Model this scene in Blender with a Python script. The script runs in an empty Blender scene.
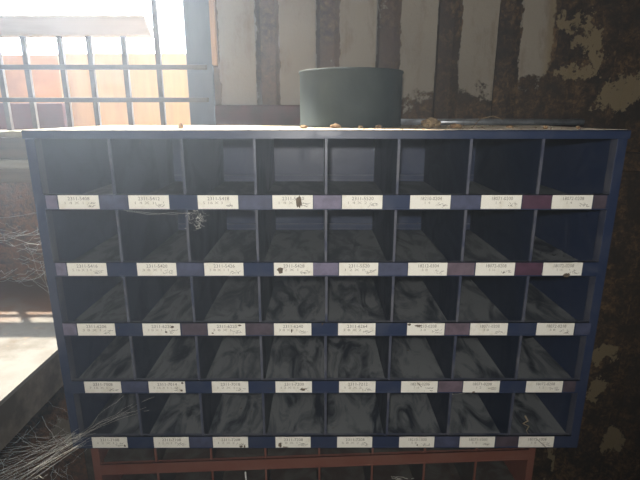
import bpy, bmesh, math, random
from mathutils import Vector, Matrix, noise

random.seed(7)
C = bpy.context.scene.collection
CZ = 1.0842            # camera height above the floor
FPX, TH, CD, CX = 473.0, math.radians(14.9), 0.693, -0.0108

# ------------------------------------------------------------------ materials
def nmat(name):
    m = bpy.data.materials.new(name); m.use_nodes = True
    nt = m.node_tree
    return m, nt, nt.nodes['Principled BSDF']

def nd(nt, typ, **kw):
    n = nt.nodes.new(typ)
    for k, v in kw.items():
        if k.startswith('i_'): n.inputs[k[2:].replace('_', ' ')].default_value = v
        else: setattr(n, k, v)
    return n

def ramp(nt, fac, stops, interp='LINEAR'):
    r = nt.nodes.new('ShaderNodeValToRGB'); r.color_ramp.interpolation = interp
    el = r.color_ramp.elements
    while len(el) < len(stops): el.new(0.5)
    for e, (p, c) in zip(el, stops):
        e.position = p; e.color = c if len(c) == 4 else (*c, 1)
    nt.links.new(fac, r.inputs[0]); return r.outputs[0]

def mix(nt, fac, a, b, mode='MIX'):
    m = nt.nodes.new('ShaderNodeMix'); m.data_type = 'RGBA'; m.blend_type = mode
    for s, v in ((m.inputs[0], fac), (m.inputs[6], a), (m.inputs[7], b)):
        if hasattr(v, 'is_linked') or hasattr(v, 'links'): nt.links.new(v, s)
        elif isinstance(v, (int, float)): s.default_value = v
        else: s.default_value = (*v, 1) if len(v) == 3 else v
    return m.outputs[2]

def math_(nt, op, a, b=None, clamp=False):
    m = nt.nodes.new('ShaderNodeMath'); m.operation = op; m.use_clamp = clamp
    for s, v in ((m.inputs[0], a), (m.inputs[1], b)):
        if v is None: continue
        if isinstance(v, (int, float)): s.default_value = v
        else: nt.links.new(v, s)
    return m.outputs[0]

def coords(nt, scale=(1, 1, 1), world=True):
    g = nt.nodes.new('ShaderNodeNewGeometry' if world else 'ShaderNodeTexCoord')
    mp = nt.nodes.new('ShaderNodeMapping'); mp.inputs['Scale'].default_value = scale
    nt.links.new(g.outputs['Position' if world else 'Object'], mp.inputs[0])
    return mp.outputs[0]

def noise_t(nt, vec, scale, detail=4, rough=0.6, dist=0.0):
    n = nt.nodes.new('ShaderNodeTexNoise')
    n.inputs['Scale'].default_value = scale; n.inputs['Detail'].default_value = detail
    n.inputs['Roughness'].default_value = rough; n.inputs['Distortion'].default_value = dist
    nt.links.new(vec, n.inputs['Vector']); return n.outputs['Fac']

def bump(nt, b, h, strength=0.3, dist=0.002):
    n = nt.nodes.new('ShaderNodeBump'); n.inputs['Strength'].default_value = strength
    n.inputs['Distance'].default_value = dist
    nt.links.new(h, n.inputs['Height']); nt.links.new(n.outputs[0], b.inputs['Normal'])

def speckle(name, c1, c2, scale=12, rough=0.6, lo=.4, hi=.62, metallic=0, bstr=.2, stretch=(1, 1, 1), detail=6):
    m, nt, b = nmat(name)
    f = noise_t(nt, coords(nt, stretch), scale, detail)
    nt.links.new(ramp(nt, f, [(lo, c1), (hi, c2)]), b.inputs['Base Color'])
    b.inputs['Roughness'].default_value = rough; b.inputs['Metallic'].default_value = metallic
    bump(nt, b, f, bstr); return m

def paint_metal(name, base, dusty, dust_lo, dust_hi, rough=.38, chip=(.09, .055, .03), stretch=(1, 1, 1), scale=16, chips=.73):
    """painted sheet steel, a film of dust with wiped patches, a few rusty chips"""
    m, nt, b = nmat(name)
    v = coords(nt, stretch)
    d = noise_t(nt, v, scale, 5, .62, 1.2)
    col = mix(nt, ramp(nt, d, [(dust_lo, (0, 0, 0)), (dust_hi, (1, 1, 1))]), base, dusty)
    f2 = noise_t(nt, coords(nt), 95, 3, .6)
    f3 = noise_t(nt, coords(nt), 11, 2, .5)
    cm = math_(nt, 'MULTIPLY', ramp(nt, f2, [(chips - .04, (0, 0, 0)), (chips, (1, 1, 1))]), ramp(nt, f3, [(.5, (0, 0, 0)), (.6, (1, 1, 1))]))
    col = mix(nt, cm, col, chip)
    nt.links.new(col, b.inputs['Base Color'])
    nt.links.new(ramp(nt, d, [(dust_lo, (rough,) * 3), (dust_hi, (min(1, rough + .35),) * 3)]), b.inputs['Roughness'])
    bump(nt, b, d, .08); return m

M = {}
M['navy'] = paint_metal('navy_paint', (.015, .027, .070), (.04, .05, .085), .45, .85, .36)
M['navy_edge'] = paint_metal('highlit_navy_edge', (.042, .05, .085), (.13, .13, .145), .4, .75, .35)  # lighter navy: the highlight along folded edges is put into the colour
M['navy_floor'] = paint_metal('dusty_navy_floor', (.014, .019, .030), (.15, .16, .165), .37, .55, .5, stretch=(1, .35, 1), scale=27)
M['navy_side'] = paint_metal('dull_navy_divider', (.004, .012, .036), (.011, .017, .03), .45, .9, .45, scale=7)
M['top_dust'] = speckle('dusty_cabinet_top', (.58, .48, .36), (.34, .27, .18), 30, .85, .35, .7)
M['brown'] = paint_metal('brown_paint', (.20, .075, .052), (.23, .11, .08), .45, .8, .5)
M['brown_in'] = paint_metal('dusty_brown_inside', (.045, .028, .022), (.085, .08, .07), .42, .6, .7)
for nm, c in dict(plum=(.085, .035, .065), lilac=(.18, .16, .24), mauve=(.15, .11, .14), slate=(.06, .07, .13), brownish=(.08, .06, .08)).items():
    M[nm] = speckle('card_' + nm, c, tuple(x * .7 for x in c), 60, .55, bstr=.05)
M['paper'] = speckle('label_paper', (.88, .86, .77), (.72, .68, .56), 55, .8, .52, .8, bstr=.03)
M['ink'] = speckle('faded_ink', (.2, .18, .16), (.3, .27, .24), 90, .8, bstr=0)
M['ink_light'] = speckle('pale_ink', (.42, .39, .33), (.52, .48, .41), 90, .8, bstr=0)
M['stain'] = speckle('dirt_stain', (.09, .07, .05), (.2, .15, .1), 200, .9, bstr=.1)
M['tin'] = speckle('grey_green_tin_paint', (.014, .021, .02), (.032, .042, .037), 22, .6, .35, .7, bstr=.06, stretch=(1, 1, .5))
M['bar'] = speckle('galvanised_bar', (.35, .38, .42), (.2, .21, .22), 40, .35, metallic=.6)
M['iron'] = speckle('weathered_iron_bar', (.05, .036, .028), (.09, .066, .048), 40, .65, metallic=.2)
M['rust'] = speckle('rust_flakes', (.16, .085, .04), (.36, .24, .12), 160, .95)
M['clump'] = speckle('dry_dirt', (.3, .22, .12), (.13, .09, .05), 120, .95)
M['web'] = nmat('cobweb_silk')[0]
M['web'].node_tree.nodes['Principled BSDF'].inputs['Base Color'].default_value = (.62, .6, .54, 1)
M['web'].node_tree.nodes['Principled BSDF'].inputs['Roughness'].default_value = .6
M['white'] = speckle('chalky_white', (.8, .8, .78), (.68, .67, .63), 60, .6)
M['sill'] = speckle('old_sill_wood', (.17, .12, .07), (.08, .055, .035), 9, .85, .35, .7, stretch=(.4, 3, 5))
M['sill_pale'] = speckle('pale_sill_paint', (.36, .31, .22), (.22, .18, .11), 14, .8, .35, .7, stretch=(.4, 3, 3))
M['post'] = speckle('blue_grey_post_paint', (.07, .085, .11), (.11, .125, .15), 26, .55, .35, .7, stretch=(1, 1, .3))
M['wood'] = speckle('orange_wood', (.44, .25, .13), (.3, .16, .08), 10, .7, stretch=(4, 4, .4))
M['plank'] = speckle('pale_plank', (.62, .50, .42), (.5, .38, .3), 8, .7, stretch=(.4, 3, 4))
M['maroon'] = speckle('maroon_rail', (.10, .035, .028), (.055, .03, .02), 18, .7)
M['ply'] = speckle('sun_bleached_board', (.74, .56, .32), (.62, .45, .26), 6, .8, stretch=(3, 1, .4))
M['sheet'] = speckle('orange_rusted_sheet', (.50, .25, .10), (.36, .17, .07), 5, .85)
M['crate'] = speckle('dark_red_board', (.07, .014, .012), (.04, .012, .012), 7, .8)
M['ground'] = speckle('dry_ground', (.32, .25, .17), (.2, .15, .1), 3, .95)
M['floor'] = speckle('dirt_floor', (.06, .048, .035), (.11, .085, .06), 5, .95)
M['boards'] = speckle('dim_boards', (.075, .06, .045), (.12, .1, .08), 3, .9)

# bench slab: chalky concrete, rusty towards the wall
m, nt, b = nmat('whitewashed_slab'); M['slab'] = m
g = nt.nodes.new('ShaderNodeNewGeometry'); sx = nt.nodes.new('ShaderNodeSeparateXYZ'); nt.links.new(g.outputs['Position'], sx.inputs[0])
n1 = noise_t(nt, coords(nt), 9, 6, .65); n2 = noise_t(nt, coords(nt), 45, 4, .6)
base = ramp(nt, n1, [(.3, (.095, .085, .07)), (.5, (.135, .13, .118)), (.7, (.06, .047, .033))])
base = mix(nt, ramp(nt, n2, [(.62, (0, 0, 0)), (.72, (.5, .5, .5))]), base, (.25, .17, .1))
edge = math_(nt, 'ADD', math_(nt, 'MULTIPLY', math_(nt, 'SUBTRACT', sx.outputs[1], .13), 7.0), math_(nt, 'MULTIPLY', math_(nt, 'SUBTRACT', n1, .5), 3.0), True)
base = mix(nt, edge, base, (.10, .05, .025))
nt.links.new(base, b.inputs['Base Color']); b.inputs['Roughness'].default_value = .85; bump(nt, b, n2, .3)
m, nt, b = nmat('slab_edge'); M['slab_edge'] = m
n1 = noise_t(nt, coords(nt), 8, 6, .65)
nt.links.new(ramp(nt, n1, [(.38, (.035, .025, .016)), (.5, (.10, .08, .06)), (.62, (.15, .13, .11))]), b.inputs['Base Color'])
b.inputs['Roughness'].default_value = .85; bump(nt, b, n1, .3)

# rusted, peeling wall paint.  Patches: places where old paint still holds (x, z, radius x, radius z)
def wall_mat(name, pale, stripes):
    m, nt, b = nmat(name)
    g = nt.nodes.new('ShaderNodeNewGeometry'); s = nt.nodes.new('ShaderNodeSeparateXYZ'); nt.links.new(g.outputs['Position'], s.inputs[0])
    X, Y, Z = s.outputs
    nbig = noise_t(nt, coords(nt), 14, 7, .68); nfine = noise_t(nt, coords(nt), 75, 9, .78, .4); nlow = noise_t(nt, coords(nt), 4, 3, .5)
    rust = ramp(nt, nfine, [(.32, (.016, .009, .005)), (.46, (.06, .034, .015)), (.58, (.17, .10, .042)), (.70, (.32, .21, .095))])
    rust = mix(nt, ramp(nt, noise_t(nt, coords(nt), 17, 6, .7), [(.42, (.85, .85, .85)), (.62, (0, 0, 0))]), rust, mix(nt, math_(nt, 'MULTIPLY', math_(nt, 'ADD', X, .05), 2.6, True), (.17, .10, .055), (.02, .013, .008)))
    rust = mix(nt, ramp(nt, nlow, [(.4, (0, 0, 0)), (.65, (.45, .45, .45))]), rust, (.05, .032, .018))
    paint = mix(nt, ramp(nt, nlow, [(.35, (0, 0, 0)), (.7, (1, 1, 1))]), pale, tuple(c * .78 for c in pale))
    paint = mix(nt, ramp(nt, noise_t(nt, coords(nt, (1, 1, .35)), 22, 7, .72), [(.5, (0, 0, 0)), (.72, (.75, .75, .75))]), paint, (.15, .10, .06))
    paint = mix(nt, math_(nt, 'MULTIPLY', math_(nt, 'SUBTRACT', X, .48), 40.0, True), paint, (.24, .185, .10))
    if stripes:
        # paint has gone in the grooves (they lie deeper), low down, and to the right
        u = math_(nt, 'FRACT', math_(nt, 'DIVIDE', math_(nt, 'ADD', X, .151 + .1325 * 10), .1325))
        e = math_(nt, 'SUBTRACT', 1.0, math_(nt, 'DIVIDE', math_(nt, 'ABSOLUTE', math_(nt, 'SUBTRACT', u, .205)), .205))
        ragged = math_(nt, 'MULTIPLY', math_(nt, 'SUBTRACT', noise_t(nt, coords(nt), 48, 7, .72), .5), 3.0)
        groove = math_(nt, 'MULTIPLY', math_(nt, 'ADD', math_(nt, 'ADD', math_(nt, 'MULTIPLY', e, 4.5), .35), ragged, True), 1.3)
        low = math_(nt, 'MULTIPLY', math_(nt, 'SUBTRACT', CZ + .115, Z), 8.5)
        lowx = math_(nt, 'MULTIPLY', low, math_(nt, 'ADD', math_(nt, 'MULTIPLY', X, 1.4), .30))
        right = math_(nt, 'MULTIPLY', math_(nt, 'SUBTRACT', X, .482), 40.0)
        hold = math_(nt, 'ADD', math_(nt, 'MINIMUM', math_(nt, 'MULTIPLY', math_(nt, 'MAXIMUM', lowx, 0.0), 2.0), 1.4), math_(nt, 'MINIMUM', math_(nt, 'MAXIMUM', right, 0.0), 1.25))
        gone = math_(nt, 'ADD', math_(nt, 'ADD', groove, hold), math_(nt, 'MULTIPLY', math_(nt, 'SUBTRACT', nbig, .5), 3.2))
        gone = math_(nt, 'ADD', gone, math_(nt, 'MULTIPLY', math_(nt, 'SUBTRACT', nfine, .5), math_(nt, 'ADD', math_(nt, 'MULTIPLY', X, 3.2), 1.0, True)))
        gone = math_(nt, 'SUBTRACT', gone, .33)
    else:
        rust = mix(nt, ramp(nt, nfine, [(.4, (0, 0, 0)), (.6, (.7, .7, .7))]), rust, (.26, .10, .045))
        gone = math_(nt, 'ADD', math_(nt, 'MULTIPLY', math_(nt, 'SUBTRACT', nbig, .5), 3.4), 1.75)
    pts = [(.66, CZ + .04, .045, .035), (.74, CZ + .06, .05, .04), (.545, CZ + .20, .026, .016), (.575, CZ + .155, .03, .016), (.56, CZ + .09, .032, .014), (.60, CZ + .12, .014, .03), (.742, CZ - .60, .03, .026), (.725, CZ - .71, .03, .045), (.80, CZ - .87, .03, .045), (.64, CZ - .93, .016, .07), (-.70, CZ - .83, .045, .04)]
    gone = math_(nt, 'MINIMUM', gone, 1.3)
    Xw = math_(nt, 'ADD', X, math_(nt, 'MULTIPLY', math_(nt, 'SUBTRACT', nbig, .5), .16)); Zw = math_(nt, 'ADD', Z, math_(nt, 'MULTIPLY', math_(nt, 'SUBTRACT', noise_t(nt, coords(nt, (1.3, 1, 1.1)), 19, 6, .7), .5), .16))
    for (px, pz, rx, rz) in pts:
        dx = math_(nt, 'DIVIDE', math_(nt, 'SUBTRACT', Xw, px), rx); dz = math_(nt, 'DIVIDE', math_(nt, 'SUBTRACT', Zw, pz), rz)
        d = math_(nt, 'SUBTRACT', 1.7, math_(nt, 'ADD', math_(nt, 'MULTIPLY', dx, dx), math_(nt, 'MULTIPLY', dz, dz)))
        gone = math_(nt, 'SUBTRACT', gone, math_(nt, 'MULTIPLY', math_(nt, 'MAXIMUM', d, 0.0), math_(nt, 'MULTIPLY', math_(nt, 'SUBTRACT', nfine, .2), 3.4)))
    fac = ramp(nt, gone, [(.42, (0, 0, 0)), (.58, (1, 1, 1))])
    nt.links.new(mix(nt, fac, paint, rust), b.inputs['Base Color'])
    b.inputs['Roughness'].default_value = .85; bump(nt, b, math_(nt, 'ADD', nfine, fac), .5, .004)
    return m
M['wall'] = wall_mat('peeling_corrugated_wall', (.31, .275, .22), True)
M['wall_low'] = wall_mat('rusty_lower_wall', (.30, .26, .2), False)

m = bpy.data.materials.new('bright_sky'); m.use_nodes = True; nt = m.node_tree
for n in list(nt.nodes): nt.nodes.remove(n)
em = nt.nodes.new('ShaderNodeEmission'); em.inputs[0].default_value = (.93, .97, 1, 1); em.inputs[1].default_value = 17.0
M['tin'].node_tree.nodes['Principled BSDF'].inputs['Specular IOR Level'].default_value = .12
o_ = nt.nodes.new('ShaderNodeOutputMaterial'); nt.links.new(em.outputs[0], o_.inputs[0]); M['sky'] = m

# ------------------------------------------------------------------ mesh helpers
def box(bm, x0, x1, y0, y1, z0, z1, mi=0):
    v = [bm.verts.new((x, y, z)) for z in (z0, z1) for y in (y0, y1) for x in (x0, x1)]
    for f in ((0, 2, 3, 1), (4, 5, 7, 6), (0, 1, 5, 4), (2, 6, 7, 3), (0, 4, 6, 2), (1, 3, 7, 5)):
        fc = bm.faces.new([v[i] for i in f]); fc.material_index = mi

def obj(name, bm, mats, parent=None, bevel=0, smooth=False):
    me = bpy.data.meshes.new(name)
    bmesh.ops.recalc_face_normals(bm, faces=bm.faces[:])
    if smooth:
        for f in bm.faces: f.smooth = True
    bm.to_mesh(me); bm.free()
    for mm in (mats if isinstance(mats, (list, tuple)) else [mats]): me.materials.append(M[mm])
    o = bpy.data.objects.new(name, me); C.objects.link(o)
    if parent: o.parent = parent
    if bevel:
        bv = o.modifiers.new('bevel', 'BEVEL'); bv.width = bevel; bv.segments = 2; bv.limit_method = 'ANGLE'
    return o

def tag(o, label, cat, group=None, kind=None):
    o['label'] = label; o['category'] = cat
    if group: o['group'] = group
    if kind: o['kind'] = kind
    return o

def thing(name, label, cat, loc=(0, 0, 0), rz=0, group=None):
    o = bpy.data.objects.new(name, None); o.empty_display_size = .05; C.objects.link(o)
    o.location = loc; o.rotation_euler = (0, 0, rz)
    return tag(o, label, cat, group)

def struct(name, bm, mats, bevel=0):
    o = obj(name, bm, mats, None, bevel); o['kind'] = 'structure'; return o

def tube(bm, pts, r, n=5, r1=None):
    rings = []
    for i, p in enumerate(pts):
        p = Vector(p)
        t = (Vector(pts[min(i + 1, len(pts) - 1)]) - Vector(pts[max(i - 1, 0)])).normalized()
        a = t.cross(Vector((0, 0, 1)) if abs(t.z) < .9 else Vector((1, 0, 0))).normalized(); bb = t.cross(a)
        k = i / max(1, len(pts) - 1); rr = r if r1 is None else r + (r1 - r) * k
        rings.append([bm.verts.new(p + (a * math.cos(6.2832 * j / n) + bb * math.sin(6.2832 * j / n)) * rr) for j in range(n)])
    for i in range(len(rings) - 1):
        for j in range(n): bm.faces.new((rings[i][j], rings[i][(j + 1) % n], rings[i + 1][(j + 1) % n], rings[i + 1][j]))
    bm.faces.new(rings[0]); bm.faces.new(rings[-1][::-1])

def lathe(bm, prof, n=64):
    rings = []
    for r, z in prof:
        rings.append([bm.verts.new((r * math.cos(6.2832 * j / n), r * math.sin(6.2832 * j / n), z)) for j in range(n)] if r > 1e-6 else [bm.verts.new((0, 0, z))])
    for a, b_ in zip(rings, rings[1:]):
        for j in range(n):
            k = (j + 1) % n
            if len(a) == 1: bm.faces.new((a[0], b_[j], b_[k]))
            elif len(b_) == 1: bm.faces.new((a[j], a[k], b_[0]))
            else: bm.faces.new((a[j], a[k], b_[k], b_[j]))

_fonts = {}
def add_text(bm, s, x, z, y, size, mi, width=None):
    """flat lettering facing -Y, lower left at x, z, as geometry of bm"""
    cu = bpy.data.curves.new('lettering', 'FONT'); cu.body = s; cu.size = size; cu.resolution_u = 2; cu.fill_mode = 'FRONT'
    o = bpy.data.objects.new('lettering', cu); C.objects.link(o)
    dg = bpy.context.evaluated_depsgraph_get(); me = o.evaluated_get(dg).to_mesh()
    w = max((v.co.x for v in me.vertices), default=1)
    k = width / w if width else 1
    vs = [bm.verts.new((x + v.co.x * k, y, z + v.co.y)) for v in me.vertices]
    for p in me.polygons:
        try:
            f = bm.faces.new([vs[i] for i in p.vertices]); f.material_index = mi
        except ValueError: pass
    o.evaluated_get(dg).to_mesh_clear(); bpy.data.objects.remove(o); bpy.data.curves.remove(cu)

def blob2d(bm, x, z, y, rx, rz, mi, seed):
    r = random.Random(seed); n = 14
    vs = [bm.verts.new((x + rx * (.6 + .55 * r.random()) * math.cos(6.2832 * i / n), y, z + rz * (.6 + .55 * r.random()) * math.sin(6.2832 * i / n))) for i in range(n)]
    f = bm.faces.new(vs); f.material_index = mi

def stroke(bm, x0, z0, x1, z1, y, w, mi):
    d = Vector((x1 - x0, 0, z1 - z0)); n = Vector((-d.z, 0, d.x)).normalized() * w / 2
    a, b_ = Vector((x0, y, z0)), Vector((x1, y, z1))
    f = bm.faces.new([bm.verts.new(p) for p in (a - n, b_ - n, b_ + n, a + n)]); f.material_index = mi

# ------------------------------------------------------------------ the bin cabinets
W, DEP, H = .864, .300, .5314
P, RP = .1045, .1039          # column and row pitch
LIP = .0228
TOPZ = 0.0                    # measured down from the cabinet top
T = .0015
ROW_TOP = (.1146, .2190, .3196, .4230, .5292)          # each rail's top edge below eye level
def z_lip_top(r): return .0218 - ROW_TOP[r]
def divider_bm(z0, z1, x):
    bm = bmesh.new()
    box(bm, x - T / 2, x + T / 2, .003, DEP - .003, z0, z1)
    box(bm, x - .0019, x + .0019, .0012, .005, z0, z1, 1)            # folded front edge
    return bm

def make_cabinet(root, mats, rails):
    body, edge, floor_, side = mats
    x0, x1 = -W / 2, W / 2
    zb = -H
    bm = bmesh.new()
    box(bm, x0 - .002, x1 + .002, -.003, DEP, -.0006, 0, 1); box(bm, x0 - .002, x1 + .002, -.003, DEP, -.002, -.0006)                       # sheet
    box(bm, x0 - .002, x1 + .002, -.003, -.0012, -.0123, 0)                     # folded front
    box(bm, x0 - .002, x1 + .002, -.0012, .012, -.0123, -.0113)
    obj('top_panel', bm, [body, 'top_dust' if rails else body], root, .0003)
    bm = bmesh.new()
    box(bm, x0 + .001, x1 - .001, DEP - .0015, DEP, zb + .002, -.002)
    obj('back_panel', bm, [body], root)
    for s in (-1, 1):
        bm = bmesh.new()
        xo = s * W / 2; xi = s * (W / 2 - .0138)
        a, b_ = sorted((xo, xo - s * .0015)); box(bm, a, b_, 0, DEP - .0015, zb, -.0125)
        a, b_ = sorted((xo, xi)); box(bm, a, b_, -.0012, 0, zb, -.0125, 0)       # front flange
        a, b_ = sorted((xi, xi + s * .0012)); box(bm, a, b_, 0, .016, zb, -.0125, 1)
        obj('side_panel', bm, [body, edge], root, .0004)
    for r in range(5):
        zt = z_lip_top(r); zl = zt - LIP
        bm = bmesh.new()
        box(bm, x0 + .002, x1 - .002, .0012, DEP - .002, zl, zl + T, 0)
        box(bm, x0 + .002, x1 - .002, DEP - .0045, DEP - .002, zl + T, zl + .0138, 2)
        box(bm, x0 + .002, x1 - .002, DEP - .0055, DEP - .002, zl + .0138, zl + .0148, 1)
        box(bm, x0 + .002, x1 - .002, DEP - .0052, DEP - .0045, zl + .0042, zl + .0050, 1)    # turned-up rear edge
        obj('shelf', bm, [floor_, edge, body], root)
        up = -.0125 if r == 0 else z_lip_top(r - 1) - LIP
        for k in range(7):
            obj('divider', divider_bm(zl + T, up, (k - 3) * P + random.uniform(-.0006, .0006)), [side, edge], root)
        bm = bmesh.new()
        xi = W / 2 - .0138
        box(bm, -xi, xi, -.0015, .0008, zl, zt, 0)
        box(bm, -xi, xi, -.0015, .006, zt - .001, zt, 1)                        # rolled top edge
        box(bm, -xi, xi, -.0026, -.0015, zl, zl + .0016, 0)                     # holder channel
        mlist = [body, edge]
        if rails:
            for (xa, xb, mm) in rails[r]:
                if mm not in mlist: mlist.append(mm)
                box(bm, xa, xb, -.0019, -.0014, zl + .0016, zt - .0012, mlist.index(mm))
        yield r, zl, zt, obj('label_rail', bm, mlist, root)

def px_x(px, zrel, Y=0.0):
    """x on a plane Y of the point the camera sees in column px at height zrel below the camera"""
    d = (Y + CD) * math.cos(TH) - zrel * math.sin(TH)
    return CX + (px - 319.1) / FPX * d

ZT = CZ - .0218
blue = thing('bin_cabinet', 'navy blue steel parts cabinet of forty open bins with white labels', 'cabinet', (0, 0, ZT))
LX = [[59, 129, 198, 272.5, 342, 410, 481, 552], [68, 137.5, 204.5, 274, 339, 408, 475.5, 543], [78, 143, 208, 274, 338, 407, 470, 536.5],
      [85, 149, 212, 275.5, 339, 401, 463, 526], [92.5, 154, 213, 275.5, 337, 399, 459.5, 518.5]]
LW = [40.3, 39, 37.3, 36.3, 35]
CODES = [['2311-5408', '2311-5412', '2311-5418', '2311-5420', '2311-5520', '18210-0204', '18071-0200', '18072-0208'],
         ['2311-5416', '2311-5420', '2311-5426', '2311-5428', '2311-5520', '18212-0304', '18072-0208', '18072-0208'],
         ['2311-6206', '2311-6220', '2311-6220', '2311-6240', '2311-6264', '18210-0208', '18071-0208', '18072-0218'],
         ['2311-7008', '2311-7014', '2311-7018', '2311-7200', '2311-7212', '18210-0206', '18071-0208', '18072-0208'],
         ['2311-7108', '2311-7108', '2311-7208', '2311-7208', '2311-7208', '18210-1000', '18071-1000', '18072-1008']]
SIZES = [['1 4 X 1', '1 4 X 1', '5 16 X 3', '1 4 X 1', '1 4 X 2', '1 4', '1 4', '1 4'], ['5 16 X 3 4', '3 8 X 1', '3 8 X 1 1', '1 2 X 1', '1 2 X 1', '5 8', '5 16', '5 16'],
         ['3 8 X 1', '3 8 X 1 1', '3 8 X 1', '3 8 X 1 1', '3 8 X 2', '3 8', '3 8', '3 8'], ['7 16 X 1', '7 16 X 1 1', '1 2 X 1', '1 2 X 1 1', '1 2 X 2', '7 16', '1 2', '1 2'],
         ['1 2 X 1', '1 2 X 1 1', '1 2 X 2', '5 8 X 1', '5 8 X 2', '5 8', '5 8', '5 8']]
# bare stretches of the rails whose card backing has faded to another tint; mid-rail lilac also paints the flash highlight: (row, px from, px to, tint)
TINT = [(0, 47, 58, 'lilac'), (0, 313.5, 341, 'lilac'), (0, 451, 480, 'slate'), (0, 522, 551, 'plum'), (0, 593, 606, 'brownish'), (0, 239, 271, 'slate'), (0, 100, 128, 'slate'),
        (1, 57, 67, 'lilac'), (1, 313, 338, 'lilac'), (1, 378, 407, 'slate'), (1, 447, 474, 'mauve'), (1, 515, 542, 'plum'), (1, 177, 203, 'slate'),
        (2, 64, 77, 'lilac'), (2, 182, 207, 'brownish'), (2, 246, 273, 'brownish'), (2, 445, 469, 'mauve'), (2, 575, 590, 'slate'),
        (3, 438, 462, 'mauve'), (3, 122, 148, 'slate'), (3, 563, 575, 'brownish'), (4, 190, 212, 'slate'), (4, 495.5, 517.5, 'brownish'), (4, 435, 458, 'slate')]
rails = [[] for _ in range(5)]
for (r, a, b_, mm) in TINT:
    zc = -.0218 + z_lip_top(r) - LIP / 2
    rails[r].append((px_x(a, zc), px_x(b_, zc), mm))
STAIN = {(0, 3): [(.66, .5, .08, .5)], (1, 3): [(.16, .45, .09, .28)], (1, 7): [(.62, .03, .09, .2)], (2, 1): [(.8, .72, .05, .12), (.62, .3, .03, .1)],
         (2, 5): [(.05, .9, .05, .1), (.3, .8, .1, .08)], (2, 2): [(.12, .2, .03, .06), (.85, .85, .05, .08)], (3, 1): [(.93, .88, .04, .1), (.9, .2, .04, .1)], (2, 3): [(.47, .4, .02, .2)],
         (4, 2): [(.8, .12, .06, .14), (.9, .1, .03, .16)], (4, 3): [(.13, .25, .06, .25), (.28, .05, .1, .06)], (4, 5): [(.52, .25, .02, .12)], (3, 3): [(.75, .3, .08, .1)],
         (3, 6): [(.3, .03, .04, .08)], (4, 0): [(.92, .2, .03, .12)]}
lab_rnd = random.Random(3)
for r, zl, zt, rail in make_cabinet(blue, ('navy', 'navy_edge', 'navy_floor', 'navy_side'), rails):
    zc = -.0218 + (zl + zt) / 2
    for k in range(8):
        xa = px_x(LX[r][k], zc, -.002); xb = px_x(LX[r][k] + LW[r], zc, -.002); w = xb - xa
        z0, z1 = zl + .0014, zt - .0008; h = z1 - z0
        bm = bmesh.new()
        box(bm, xa, xb, -.0030, -.0020, z0, z1, 0)
        yt = -.00312
        add_text(bm, CODES[r][k], xa + w * .24, z0 + h * .64, yt, .0074, 1, w * .54)
        add_text(bm, SIZES[r][k], xa + w * (.12 if k < 5 else .34), z0 + h * .36, yt, .0056, 2, w * (.5 if k < 5 else .16))
        for q in range(15):                                        # small hand-written scrawl, low on the right
            sx_ = xa + w * lab_rnd.uniform(.66, .88); sz = z0 + h * lab_rnd.uniform(.14, .42)
            stroke(bm, sx_, sz, sx_ + w * lab_rnd.uniform(-.05, .09), sz + h * lab_rnd.uniform(-.05, .14), yt, .0005, 1)
        for i, (u, v, ru, rv) in enumerate(STAIN.get((r, k), [])):
            blob2d(bm, xa + w * u, z0 + h * v, yt - .00005, w * ru, h * rv, 3, r * 10 + k + i)
        if (r, k) == (4, 7): stroke(bm, xa + w * .5, z0 + h * .8, xa + w * .8, z0, yt - .0001, .0008, 3)
        if (r, k) == (3, 5): stroke(bm, xa + w * .44, z0 + h * .9, xa + w * .56, z0 + h * .5, yt - .0001, .0009, 3)
        o = obj('label', bm, ['paper', 'ink', 'ink_light', 'stain'], rail)
        if (r, k) == (0, 3): o['label'] = 'paper label with a dark brown smear'
        if (r, k) == (1, 3): o['label'] = 'paper label with a brown spot'

ZB = ZT - H
brown = thing('bin_cabinet', 'brown steel parts cabinet standing under the navy blue one', 'cabinet', (-.0105, .0905, ZB), math.atan2(.042, .868))
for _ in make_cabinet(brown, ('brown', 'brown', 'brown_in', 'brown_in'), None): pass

# ------------------------------------------------------------------ room shell
WY = .42
def corr_bm(x0, x1, z0, z1, first, pitch=.1325, flat=.079, dep=.022, y=WY):
    """container-like trapezoid corrugation; 'first' is where a groove starts"""
    xs = [(x0, 0)]
    g = first
    while g < x1:
        for dx, d in ((0, 0), (.010, dep), (.042, dep), (pitch - flat, 0)):
            if x0 < g + dx < x1: xs.append((g + dx, d))
        g += pitch
    xs.append((x1, 0))
    bm = bmesh.new(); nz = 2
    rows = [[bm.verts.new((x, y + d, z)) for x, d in xs] for z in (z0, z1)]
    for i in range(len(xs) - 1): bm.faces.new((rows[0][i], rows[0][i + 1], rows[1][i + 1], rows[1][i]))
    back = [[bm.verts.new((x, y + .06, z)) for x in (x0, x1)] for z in (z0, z1)]
    bm.faces.new((back[0][0], back[1][0], back[1][1], back[0][1]))
    bm.faces.new((rows[1][0], *rows[1][1:], back[1][1], back[1][0]))
    bm.faces.new((back[0][0], back[0][1], rows[0][-1], *reversed(rows[0][:-1])))
    bm.faces.new((rows[0][0], rows[1][0], back[1][0], back[0][0])); bm.faces.new((rows[0][-1], back[0][1], back[1][1], rows[1][-1]))
    return bm
WTOP, XL, XR, YF = 2.4, -1.5, 1.35, -1.6
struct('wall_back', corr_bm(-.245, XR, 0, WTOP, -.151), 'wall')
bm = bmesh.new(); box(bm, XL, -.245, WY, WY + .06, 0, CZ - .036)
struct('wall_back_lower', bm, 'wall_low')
bm = bmesh.new(); box(bm, XL, -.245, WY, WY + .06, 2.05, WTOP)
struct('wall_back_upper', bm, 'boards')
bm = bmesh.new(); box(bm, XL - .06, XL, YF, WY + .06, 0, WTOP); struct('wall_left', bm, 'boards')
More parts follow.
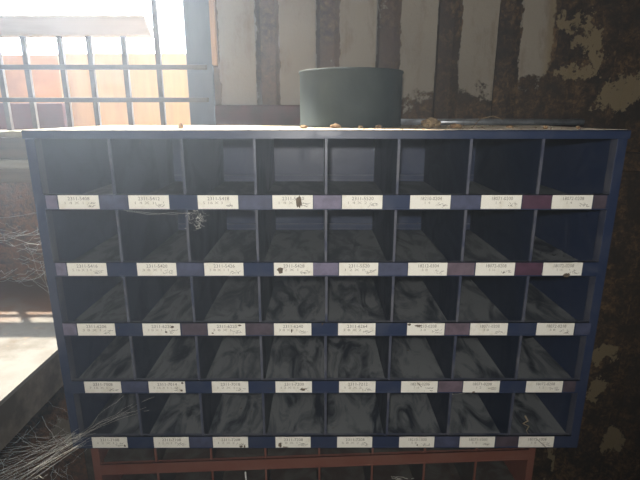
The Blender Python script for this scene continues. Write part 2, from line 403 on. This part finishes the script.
bm = bmesh.new(); box(bm, XR, XR + .06, YF, WY + .06, 0, WTOP); struct('wall_right', bm, 'boards')
bm = bmesh.new(); box(bm, XL - .06, XR + .06, YF, WY + .06, -.06, 0); struct('floor', bm, 'floor')
bm = bmesh.new(); box(bm, XL - .06, XR + .06, YF, WY + .06, WTOP, WTOP + .06); struct('ceiling', bm, 'boards')
# window surround
bm = bmesh.new(); box(bm, -.304, -.245, WY - .004, WY + .06, CZ - .036, 2.05); struct('trim_1', bm, 'post', .003)
bm = bmesh.new(); box(bm, -.2448, -.2335, WY - .014, WY, CZ + .104, 2.05); struct('trim_2', bm, 'wood', .001)
bm = bmesh.new(); box(bm, XL, -.304, WY - .032, WY + .06, CZ - .050, CZ - .036); struct('windowsill', bm, 'sill_pale', .003)
bm = bmesh.new(); box(bm, XL, -.304, WY - .012, WY, CZ - .100, CZ - .0505); struct('trim_3', bm, 'sill', .002)
bm = bmesh.new(); box(bm, XL, -.304, WY - .026, WY, CZ - .121, CZ - .1005); struct('trim_4', bm, 'sill_pale', .003)
bm = bmesh.new(); box(bm, XL, -.304, WY - .010, WY, CZ - .155, CZ - .1215); struct('trim_5', bm, 'sill', .002)
bm = bmesh.new(); box(bm, -.2448, .08, WY - .012, WY, CZ - .06, CZ + .020); struct('trim_6', bm, 'maroon', .003)
bm = bmesh.new(); box(bm, .60, XR, WY - .02, WY, CZ - .128, CZ - .085); struct('trim_7', bm, 'wall', .003)

# iron grille in the window
gr = thing('window_grille', 'iron bar grille across the bright window', 'window bars', (-.70, WY - .011, CZ - .03))
def part_rel(root, name, bm, mat, bevel=0):
    bmesh.ops.translate(bm, verts=bm.verts[:], vec=-Vector(root.location)); return obj(name, bm, mat, root, bevel)
for x in (-.93, -.862, -.785, -.712, -.653, -.574, -.511, -.436, -.363):
    bm = bmesh.new(); zt = CZ + .163 if x < -.4 else CZ + .34
    box(bm, x - .0056, x + .0056, WY - .012, WY - .003, CZ - .036, zt)
    part_rel(gr, 'upright_bar', bm, 'iron', .001)
for z in (.099, .0305):
    bm = bmesh.new(); box(bm, XL + .001, -.256, WY - .021, WY - .0121, CZ + z - .005, CZ + z + .005)
    part_rel(gr, 'cross_bar', bm, 'iron', .001)
bm = bmesh.new(); box(bm, XL, -.372, WY - .016, WY + .02, CZ + .1632, CZ + .204)
for v in bm.verts:
    if v.co.x > -.5 and v.co.z > CZ + .19: v.co.x -= .012
tag(obj('wooden_plank', bm, 'plank', None, .003), 'pale wooden plank spanning the window above the iron grille', 'plank')

# outside the window
bm = bmesh.new(); box(bm, -1.9, -.79, 1.05, 1.075, 0, CZ + .21)
for v in bm.verts:
    if v.co.z > 1: v.co.y += .10
tag(obj('steel_sheet', bm, 'sheet', None, .003), 'orange rusted sheet standing outside behind the left of the window grille', 'sheet')
bm = bmesh.new(); box(bm, -.865, -.25, .90, .93, 0, CZ + .192)
for v in bm.verts:
    v.co.y += .05 * (v.co.z / 1.2)
bx_ = bm
tag(obj('wooden_board', bx_, 'ply', None, .003), 'pale sun-bleached board standing outside behind the right of the window grille', 'board')
bm = bmesh.new(); box(bm, -1.8, -.79, .80, .83, 0, CZ + .033)
bmesh.ops.recalc_face_normals(bm, faces=bm.faces[:])
tag(obj('timber_sheet', bm, 'crate', None, .003), 'low dark red timber sheet outside in front of the orange rusted one', 'sheet')
bm = bmesh.new(); box(bm, -5, 5, WY + .06, 6, -.1, 0); struct('ground', bm, 'ground')
bm = bmesh.new()                                                    # the sky over the yard: a quarter dome
R = 5.6; nu, nv = 32, 16
gv = [[bm.verts.new((R * math.cos(math.pi * i / nu) * math.cos(math.pi / 2 * j / nv), WY + .4 + R * math.sin(math.pi * i / nu) * math.cos(math.pi / 2 * j / nv), -.1 + R * math.sin(math.pi / 2 * j / nv))) for i in range(nu + 1)] for j in range(nv)]
top_v = bm.verts.new((0, WY + .4, R - .1))
for j in range(nv - 1):
    for i in range(nu): bm.faces.new((gv[j][i], gv[j][i + 1], gv[j + 1][i + 1], gv[j + 1][i]))
for i in range(nu): bm.faces.new((gv[-1][i], gv[-1][i + 1], top_v))
struct('sky', bm, 'sky')

# ------------------------------------------------------------------ workbench on the left
bx1, bz = -.467, CZ - .397
wb = thing('workbench', 'whitewashed slab workbench left of the cabinets, its top in sunlight', 'workbench', (-.95, .0, 0))
bm = bmesh.new(); box(bm, XL + .01, bx1, -.55, WY - .003, bz - .069, bz)
bmesh.ops.subdivide_edges(bm, edges=bm.edges[:], cuts=20, use_grid_fill=True)
for v in bm.verts:
    n = noise.noise(v.co * 9); v.co.x += .003 * n if v.co.x > -.6 else 0; v.co.z += .002 * n
for f in bm.faces: f.material_index = 0 if f.normal.z > .6 else 1
bm.normal_update()
for f in bm.faces: f.material_index = 0 if f.calc_center_median().z > bz - .006 else 1
part_rel(wb, 'bench_top', bm, ['slab', 'slab_edge'])
for (lx, ly) in ((-.56, .34), (-.56, -.46), (-1.38, .34), (-1.38, -.46)):
    bm = bmesh.new(); box(bm, lx - .035, lx + .035, ly - .035, ly + .035, 0, bz - .066); part_rel(wb, 'leg', bm, 'slab_edge', .004)

# ------------------------------------------------------------------ on the cabinet top
tin = thing('metal_tin', 'round dark grey-green metal tin standing on the blue cabinet', 'tin', (.046, .2, ZT))
bm = bmesh.new()
R0, HT = .0925, .0945
lathe(bm, [(0, 0), (R0 - .001, 0), (R0, .001), (R0, .004), (R0 - .0012, .006), (R0 - .0012, HT - .005), (R0, HT - .004), (R0 + .0008, HT - .002), (R0, HT), (R0 - .003, HT), (R0 - .0035, HT - .003), (R0 - .0035, HT - .02)], 96)
obj('tin_body', bm, 'tin', tin, 0, True)
bm = bmesh.new(); lathe(bm, [(0, HT - .018), (R0 - .0036, HT - .018), (R0 - .0036, HT - .020), (0, HT - .020)], 96)
obj('lid', bm, 'tin', tin)
bm = bmesh.new(); tube(bm, [(.125, .291, ZT + .0065), (.30, .289, ZT + .0065), (.52, .286, ZT + .0065)], .0065, 10)
tag(obj('metal_rod', bm, 'bar', None, 0, True), 'thin grey metal rod lying along the rear edge of the blue cabinet top', 'rod')

def lump(seed, rx, ry, rz, sub=2, rough=.45):
    bm = bmesh.new(); bmesh.ops.create_icosphere(bm, subdivisions=sub, radius=1)
    for v in bm.verts:
        k = 1 + rough * noise.noise(v.co * 2.2 + Vector((seed * 3.1, 0, 0))) + rough * .5 * noise.noise(v.co * 6 + Vector((0, seed * 2.7, 0)))
        v.co = Vector((v.co.x * rx * k, v.co.y * ry * k, max(-.75, v.co.z * k) * rz))
    mz = min(v.co.z for v in bm.verts)
    for v in bm.verts: v.co.z -= mz
    return bm
def put(o, x, y, z, rz=0): o.location = (x, y, z); o.rotation_euler.z = rz; return o
o = obj('dirt_clump', lump(1, .0155, .012, .009, 3), 'clump'); put(o, .175, .12, ZT)
tag(o, 'largest pale crumbly dirt clump on the cabinet top, right of the tin', 'dirt clump')
o = obj('dirt_clump', lump(2, .010, .008, .004, 3), 'rust'); put(o, .212, .1, ZT, .4)
tag(o, 'small flat brown dirt clump right beside the largest pale clump', 'dirt clump')
flk = [(lump(5, .009, .006, .0042), .015, .085, 'rust flake on the cabinet top in front of the tin near its middle'),
       (lump(6, .007, .005, .003), -.035, .075, 'rust flake on the cabinet top in front of the left half of the tin'),
       (lump(7, .006, .004, .0026), .055, .08, 'rust flake on the cabinet top in front of the tin toward its right edge'),
       (lump(8, .011, .005, .0032), .085, .09, 'long rust flake on the cabinet top just before the right edge of the tin'),
       (lump(9, .004, .004, .005), -.225, .06, 'lone upright crumb on the cabinet top before the blue-grey window post'),
       (lump(10, .006, .004, .0026), .30, .1, 'rust crumb on the cabinet top a hand right of the dirt clumps'),
       (lump(11, .005, .004, .0028), .34, .06, 'rust crumb in the middle of the right part of the cabinet top'),
       (lump(12, .004, .003, .003), .385, .05, 'rust crumb furthest right on the cabinet top')]
for bm, x, y, lb in flk:
    o = obj('rust_flake', bm, 'rust'); put(o, x, y, ZT, x * 20); tag(o, lb, 'rust flake', 'rust flakes on the cabinet top')
bm = bmesh.new(); rr = random.Random(11)
for i in range(260):
    x = rr.choice([rr.uniform(-.42, .42), rr.gauss(.03, .06), rr.gauss(.22, .08)]); y = rr.uniform(.004, .28)
    if abs(x) > .425 or (x - .046) ** 2 + (y - .2) ** 2 < .097 ** 2 or y > .275: continue
    s = rr.uniform(.0006, .002)
    mt = Matrix.Translation((x, y, ZT + s * .35)) @ Matrix.Rotation(rr.random() * 6, 4, 'Z') @ Matrix.Diagonal((s, s * .7, s * .4, 1))
    bmesh.ops.create_icosphere(bm, subdivisions=1, radius=1, matrix=mt)
tag(obj('rust_debris', bm, 'rust'), 'fine rust crumbs strewn over the blue cabinet top', 'debris', kind='stuff')

# dry grass stalks on top at the right
for i, (x, pts, lb) in enumerate([(.26, [(-.02, 0, .001), (-.008, .004, .014), (.012, .002, .019), (.03, 0, .013)], 'thin dry stalk arching over the cabinet top right of the dirt clumps')]):
    bm = bmesh.new(); tube(bm, [(x + a, .1 + b_, ZT + c) for a, b_, c in pts], .0005, 5)
    tag(obj('dry_stalk', bm, 'clump', None, 0, True), lb, 'stalk')

# ------------------------------------------------------------------ cobwebs
def strand(bm, a, b_, sag, r, rnd, jit=.004, n=7):
    a, b_ = Vector(a), Vector(b_); pts = []
    for i in range(n):
        t = i / (n - 1); p = a.lerp(b_, t); k = math.sin(math.pi * t)
        p.z -= sag * k; p += Vector((rnd.uniform(-1, 1), rnd.uniform(-1, 1), rnd.uniform(-1, 1))) * jit * k
        pts.append(p)
    tube(bm, pts, r, 4)
def cob(name, lb, gen):
    bm = bmesh.new(); gen(bm); o = obj(name, bm, 'web'); return tag(o, lb, 'cobweb')
def low_web(bm):
    rnd = random.Random(21)
    for i in range(44):
        a = (rnd.gauss(-.415, .012), rnd.uniform(-.012, -.005), CZ - rnd.gauss(.525, .01))
        b_ = (rnd.uniform(-.47, -.50), rnd.uniform(-.34, -.10), CZ - rnd.uniform(.468, .50))
        b_ = (bx1 - .002, b_[1], CZ - rnd.uniform(.44, .464))
        if i % 3: b_ = (bx1 - rnd.uniform(.03, .09), rnd.uniform(-.2, .0), CZ - rnd.uniform(.50, .58))
        strand(bm, a, b_, rnd.uniform(.0, .012), rnd.uniform(.0001, .0002), rnd, .003)
    for i in range(60):
        p = Vector((rnd.uniform(-.56, -.42), rnd.uniform(-.12, .05), CZ - rnd.uniform(.50, .62)))
        q = p + Vector((rnd.uniform(-.07, .07), rnd.uniform(-.03, .03), rnd.uniform(-.05, .04)))
        strand(bm, p, q, .004, rnd.uniform(.0001, .00022), rnd, .003)
    for i in range(7):                                            # threads running up into the lowest bin
        strand(bm, (-.43 + .01 * rnd.random(), -.006, CZ - .53), (rnd.uniform(-.36, -.29), rnd.uniform(.0, .03), CZ - rnd.uniform(.45, .50)), -.004, .00014, rnd, .004)
cob('cobweb', 'thick cobweb fanning from the bench edge to the lowest left bin', low_web)
def mid_web(bm):
    rnd = random.Random(5)
    for i in range(60):
        a = (-.437, rnd.uniform(.02, .20), CZ - rnd.uniform(.15, .34))
        b_ = (rnd.uniform(-.80, -.52), rnd.uniform(.36, .415), CZ - rnd.uniform(.22, .39))
        strand(bm, a, b_, rnd.uniform(0, .03), rnd.uniform(.00013, .0003), rnd, .008)
    for i in range(60):
        p = Vector((rnd.uniform(-.75, -.46), rnd.uniform(.25, .40), CZ - rnd.uniform(.22, .385)))
        q = p + Vector((rnd.uniform(-.08, .08), rnd.uniform(-.03, .01), rnd.uniform(-.03, .03)))
        strand(bm, p, q, .004, rnd.uniform(.00012, .00028), rnd, .006)
cob('cobweb', 'cobweb stretched between the left side of the blue cabinet and the rusty wall', mid_web)
def bin_web(bm):
    rnd = random.Random(9); c = Vector((-.197, .0, CZ - .142))
    for i in range(26):
        a = c + Vector((rnd.uniform(-.012, .010), rnd.uniform(-.003, .012), rnd.uniform(-.022, .006)))
        strand(bm, a, a + Vector((rnd.uniform(-.012, .012), rnd.uniform(-.004, .008), rnd.uniform(-.012, .008))), .002, rnd.uniform(.00012, .00028), rnd, .003)
    for i in range(2): strand(bm, c, (-.302 + .004 * i, .0, CZ - .138 - .002 * i), .003, .00013, rnd, .002)
cob('cobweb', 'small knot of cobweb under the second label of the top rail', bin_web)
def right_web(bm):
    rnd = random.Random(14); c = Vector((.245, .05, CZ - .47))
    for i in range(6): strand(bm, c + Vector((-.03 * i / 5, .0, -.015 * i / 5)), c + Vector((.03 + .02 * i / 5, -.02, .008 - .001 * i)), -.004, .0003, rnd, .003)
cob('cobweb', 'loose threads hanging in the second bin from the right of the bottom row', right_web)
def brown_web(bm):
    rnd = random.Random(33); c = Vector((px_x(398, -.70, .1), .085, CZ - .70))
    for i in range(14):
        a = c + Vector((rnd.uniform(-.03, .03), rnd.uniform(-.01, .01), rnd.uniform(-.03, .012)))
        strand(bm, a, a + Vector((rnd.uniform(-.025, .025), .0, rnd.uniform(-.015, .015))), .001, .0004, rnd, .002)
cob('cobweb', 'tangle of white threads in front of the brown cabinet below its rail', brown_web)
# scrap caught in the last bin of the bottom row
bm = bmesh.new(); rnd = random.Random(2); cx_, cz_ = px_x(528, -.50, .0), CZ - .506
tube(bm, [(cx_ - .004, .004, cz_ + .012), (cx_ + .001, .002, cz_ + .004), (cx_ - .006, .003, cz_ - .002), (cx_ + .004, .002, cz_ - .007), (cx_ + .001, .003, cz_ - .016), (cx_ + .006, .004, cz_ - .024)], .0017, 6, .0006)
tag(obj('dry_leaf', bm, 'sill_pale', None, 0, True), 'curled pale dry leaf caught in the right bin of the bottom row', 'leaf')
# white stick in the brown cabinet
xs = px_x(246, -.70, .085)
bm = bmesh.new(); tube(bm, [(xs, .098, CZ - .773), (xs + .0005, .079, CZ - .672)], .0016, 8)
tag(obj('thin_stick', bm, 'white', None, 0, True), 'thin white stick leaning upright against the rail of the brown cabinet', 'stick')

# ------------------------------------------------------------------ light, dusty air with added glare haze, camera
def aim(o, target): o.rotation_euler = (Vector(target) - o.location).to_track_quat('-Z', 'Y').to_euler()
el, az, dist = math.radians(55), math.radians(40), 3.2
tgt = Vector((-.75, .42, CZ + .4))
sl = bpy.data.lights.new('sun', 'SPOT'); sl.energy = 3600; sl.color = (1, .93, .8); sl.spot_size = math.radians(40); sl.spot_blend = .1; sl.shadow_soft_size = .03
so = bpy.data.objects.new('sun', sl); C.objects.link(so)
so.location = tgt + Vector((-math.sin(az) * math.cos(el), math.cos(az) * math.cos(el), math.sin(el))) * dist
aim(so, tgt)
fl = bpy.data.lights.new('camera_flash', 'SPOT'); fl.energy = 21.0; fl.color = (1, .97, .92); fl.shadow_soft_size = .012; fl.spot_size = math.radians(125); fl.spot_blend = 1
fo = bpy.data.objects.new('camera_flash', fl); C.objects.link(fo); fo.location = (CX - .02, -.75, CZ + .05); fo.rotation_euler = (math.pi / 2 - TH * .8, 0, 0)

w = bpy.data.worlds.new('world'); bpy.context.scene.world = w; w.use_nodes = True; nt = w.node_tree
bg = nt.nodes['Background']; bg.inputs[0].default_value = (.5, .6, .8, 1); bg.inputs[1].default_value = .05
vs = nt.nodes.new('ShaderNodeVolumeScatter'); vs.inputs['Color'].default_value = (.80, .895, 1, 1)
vs.inputs['Density'].default_value = .10; vs.inputs['Anisotropy'].default_value = .68
# denser haze ball added before the cabinet, standing in for window glare in the lens
gp = nt.nodes.new('ShaderNodeNewGeometry'); vd = nt.nodes.new('ShaderNodeVectorMath'); vd.operation = 'DISTANCE'
nt.links.new(gp.outputs['Position'], vd.inputs[0]); vd.inputs[1].default_value = (-.18, -.15, CZ + .05)
q = math_(nt, 'SUBTRACT', 1.0, math_(nt, 'DIVIDE', vd.outputs['Value'], .74), True)
nt.links.new(math_(nt, 'ADD', math_(nt, 'MULTIPLY', math_(nt, 'MULTIPLY', q, q), .27), .010), vs.inputs['Density'])
w.cycles.volume_step_size = .12
nt.links.new(vs.outputs[0], nt.nodes['World Output'].inputs['Volume'])

cam = bpy.data.cameras.new('camera'); cam.sensor_width = 36; cam.lens = FPX / 640 * 36; cam.clip_start = .01
co = bpy.data.objects.new('camera', cam); C.objects.link(co)
co.location = (CX, -CD, CZ); co.rotation_euler = (math.pi / 2 - TH, 0, math.radians(-.11))
S = bpy.context.scene; S.camera = co
S.view_settings.view_transform = 'Standard'; S.view_settings.look = 'None'; S.view_settings.gamma = 1
S.view_settings.use_curve_mapping = False; S.view_settings.exposure = .12
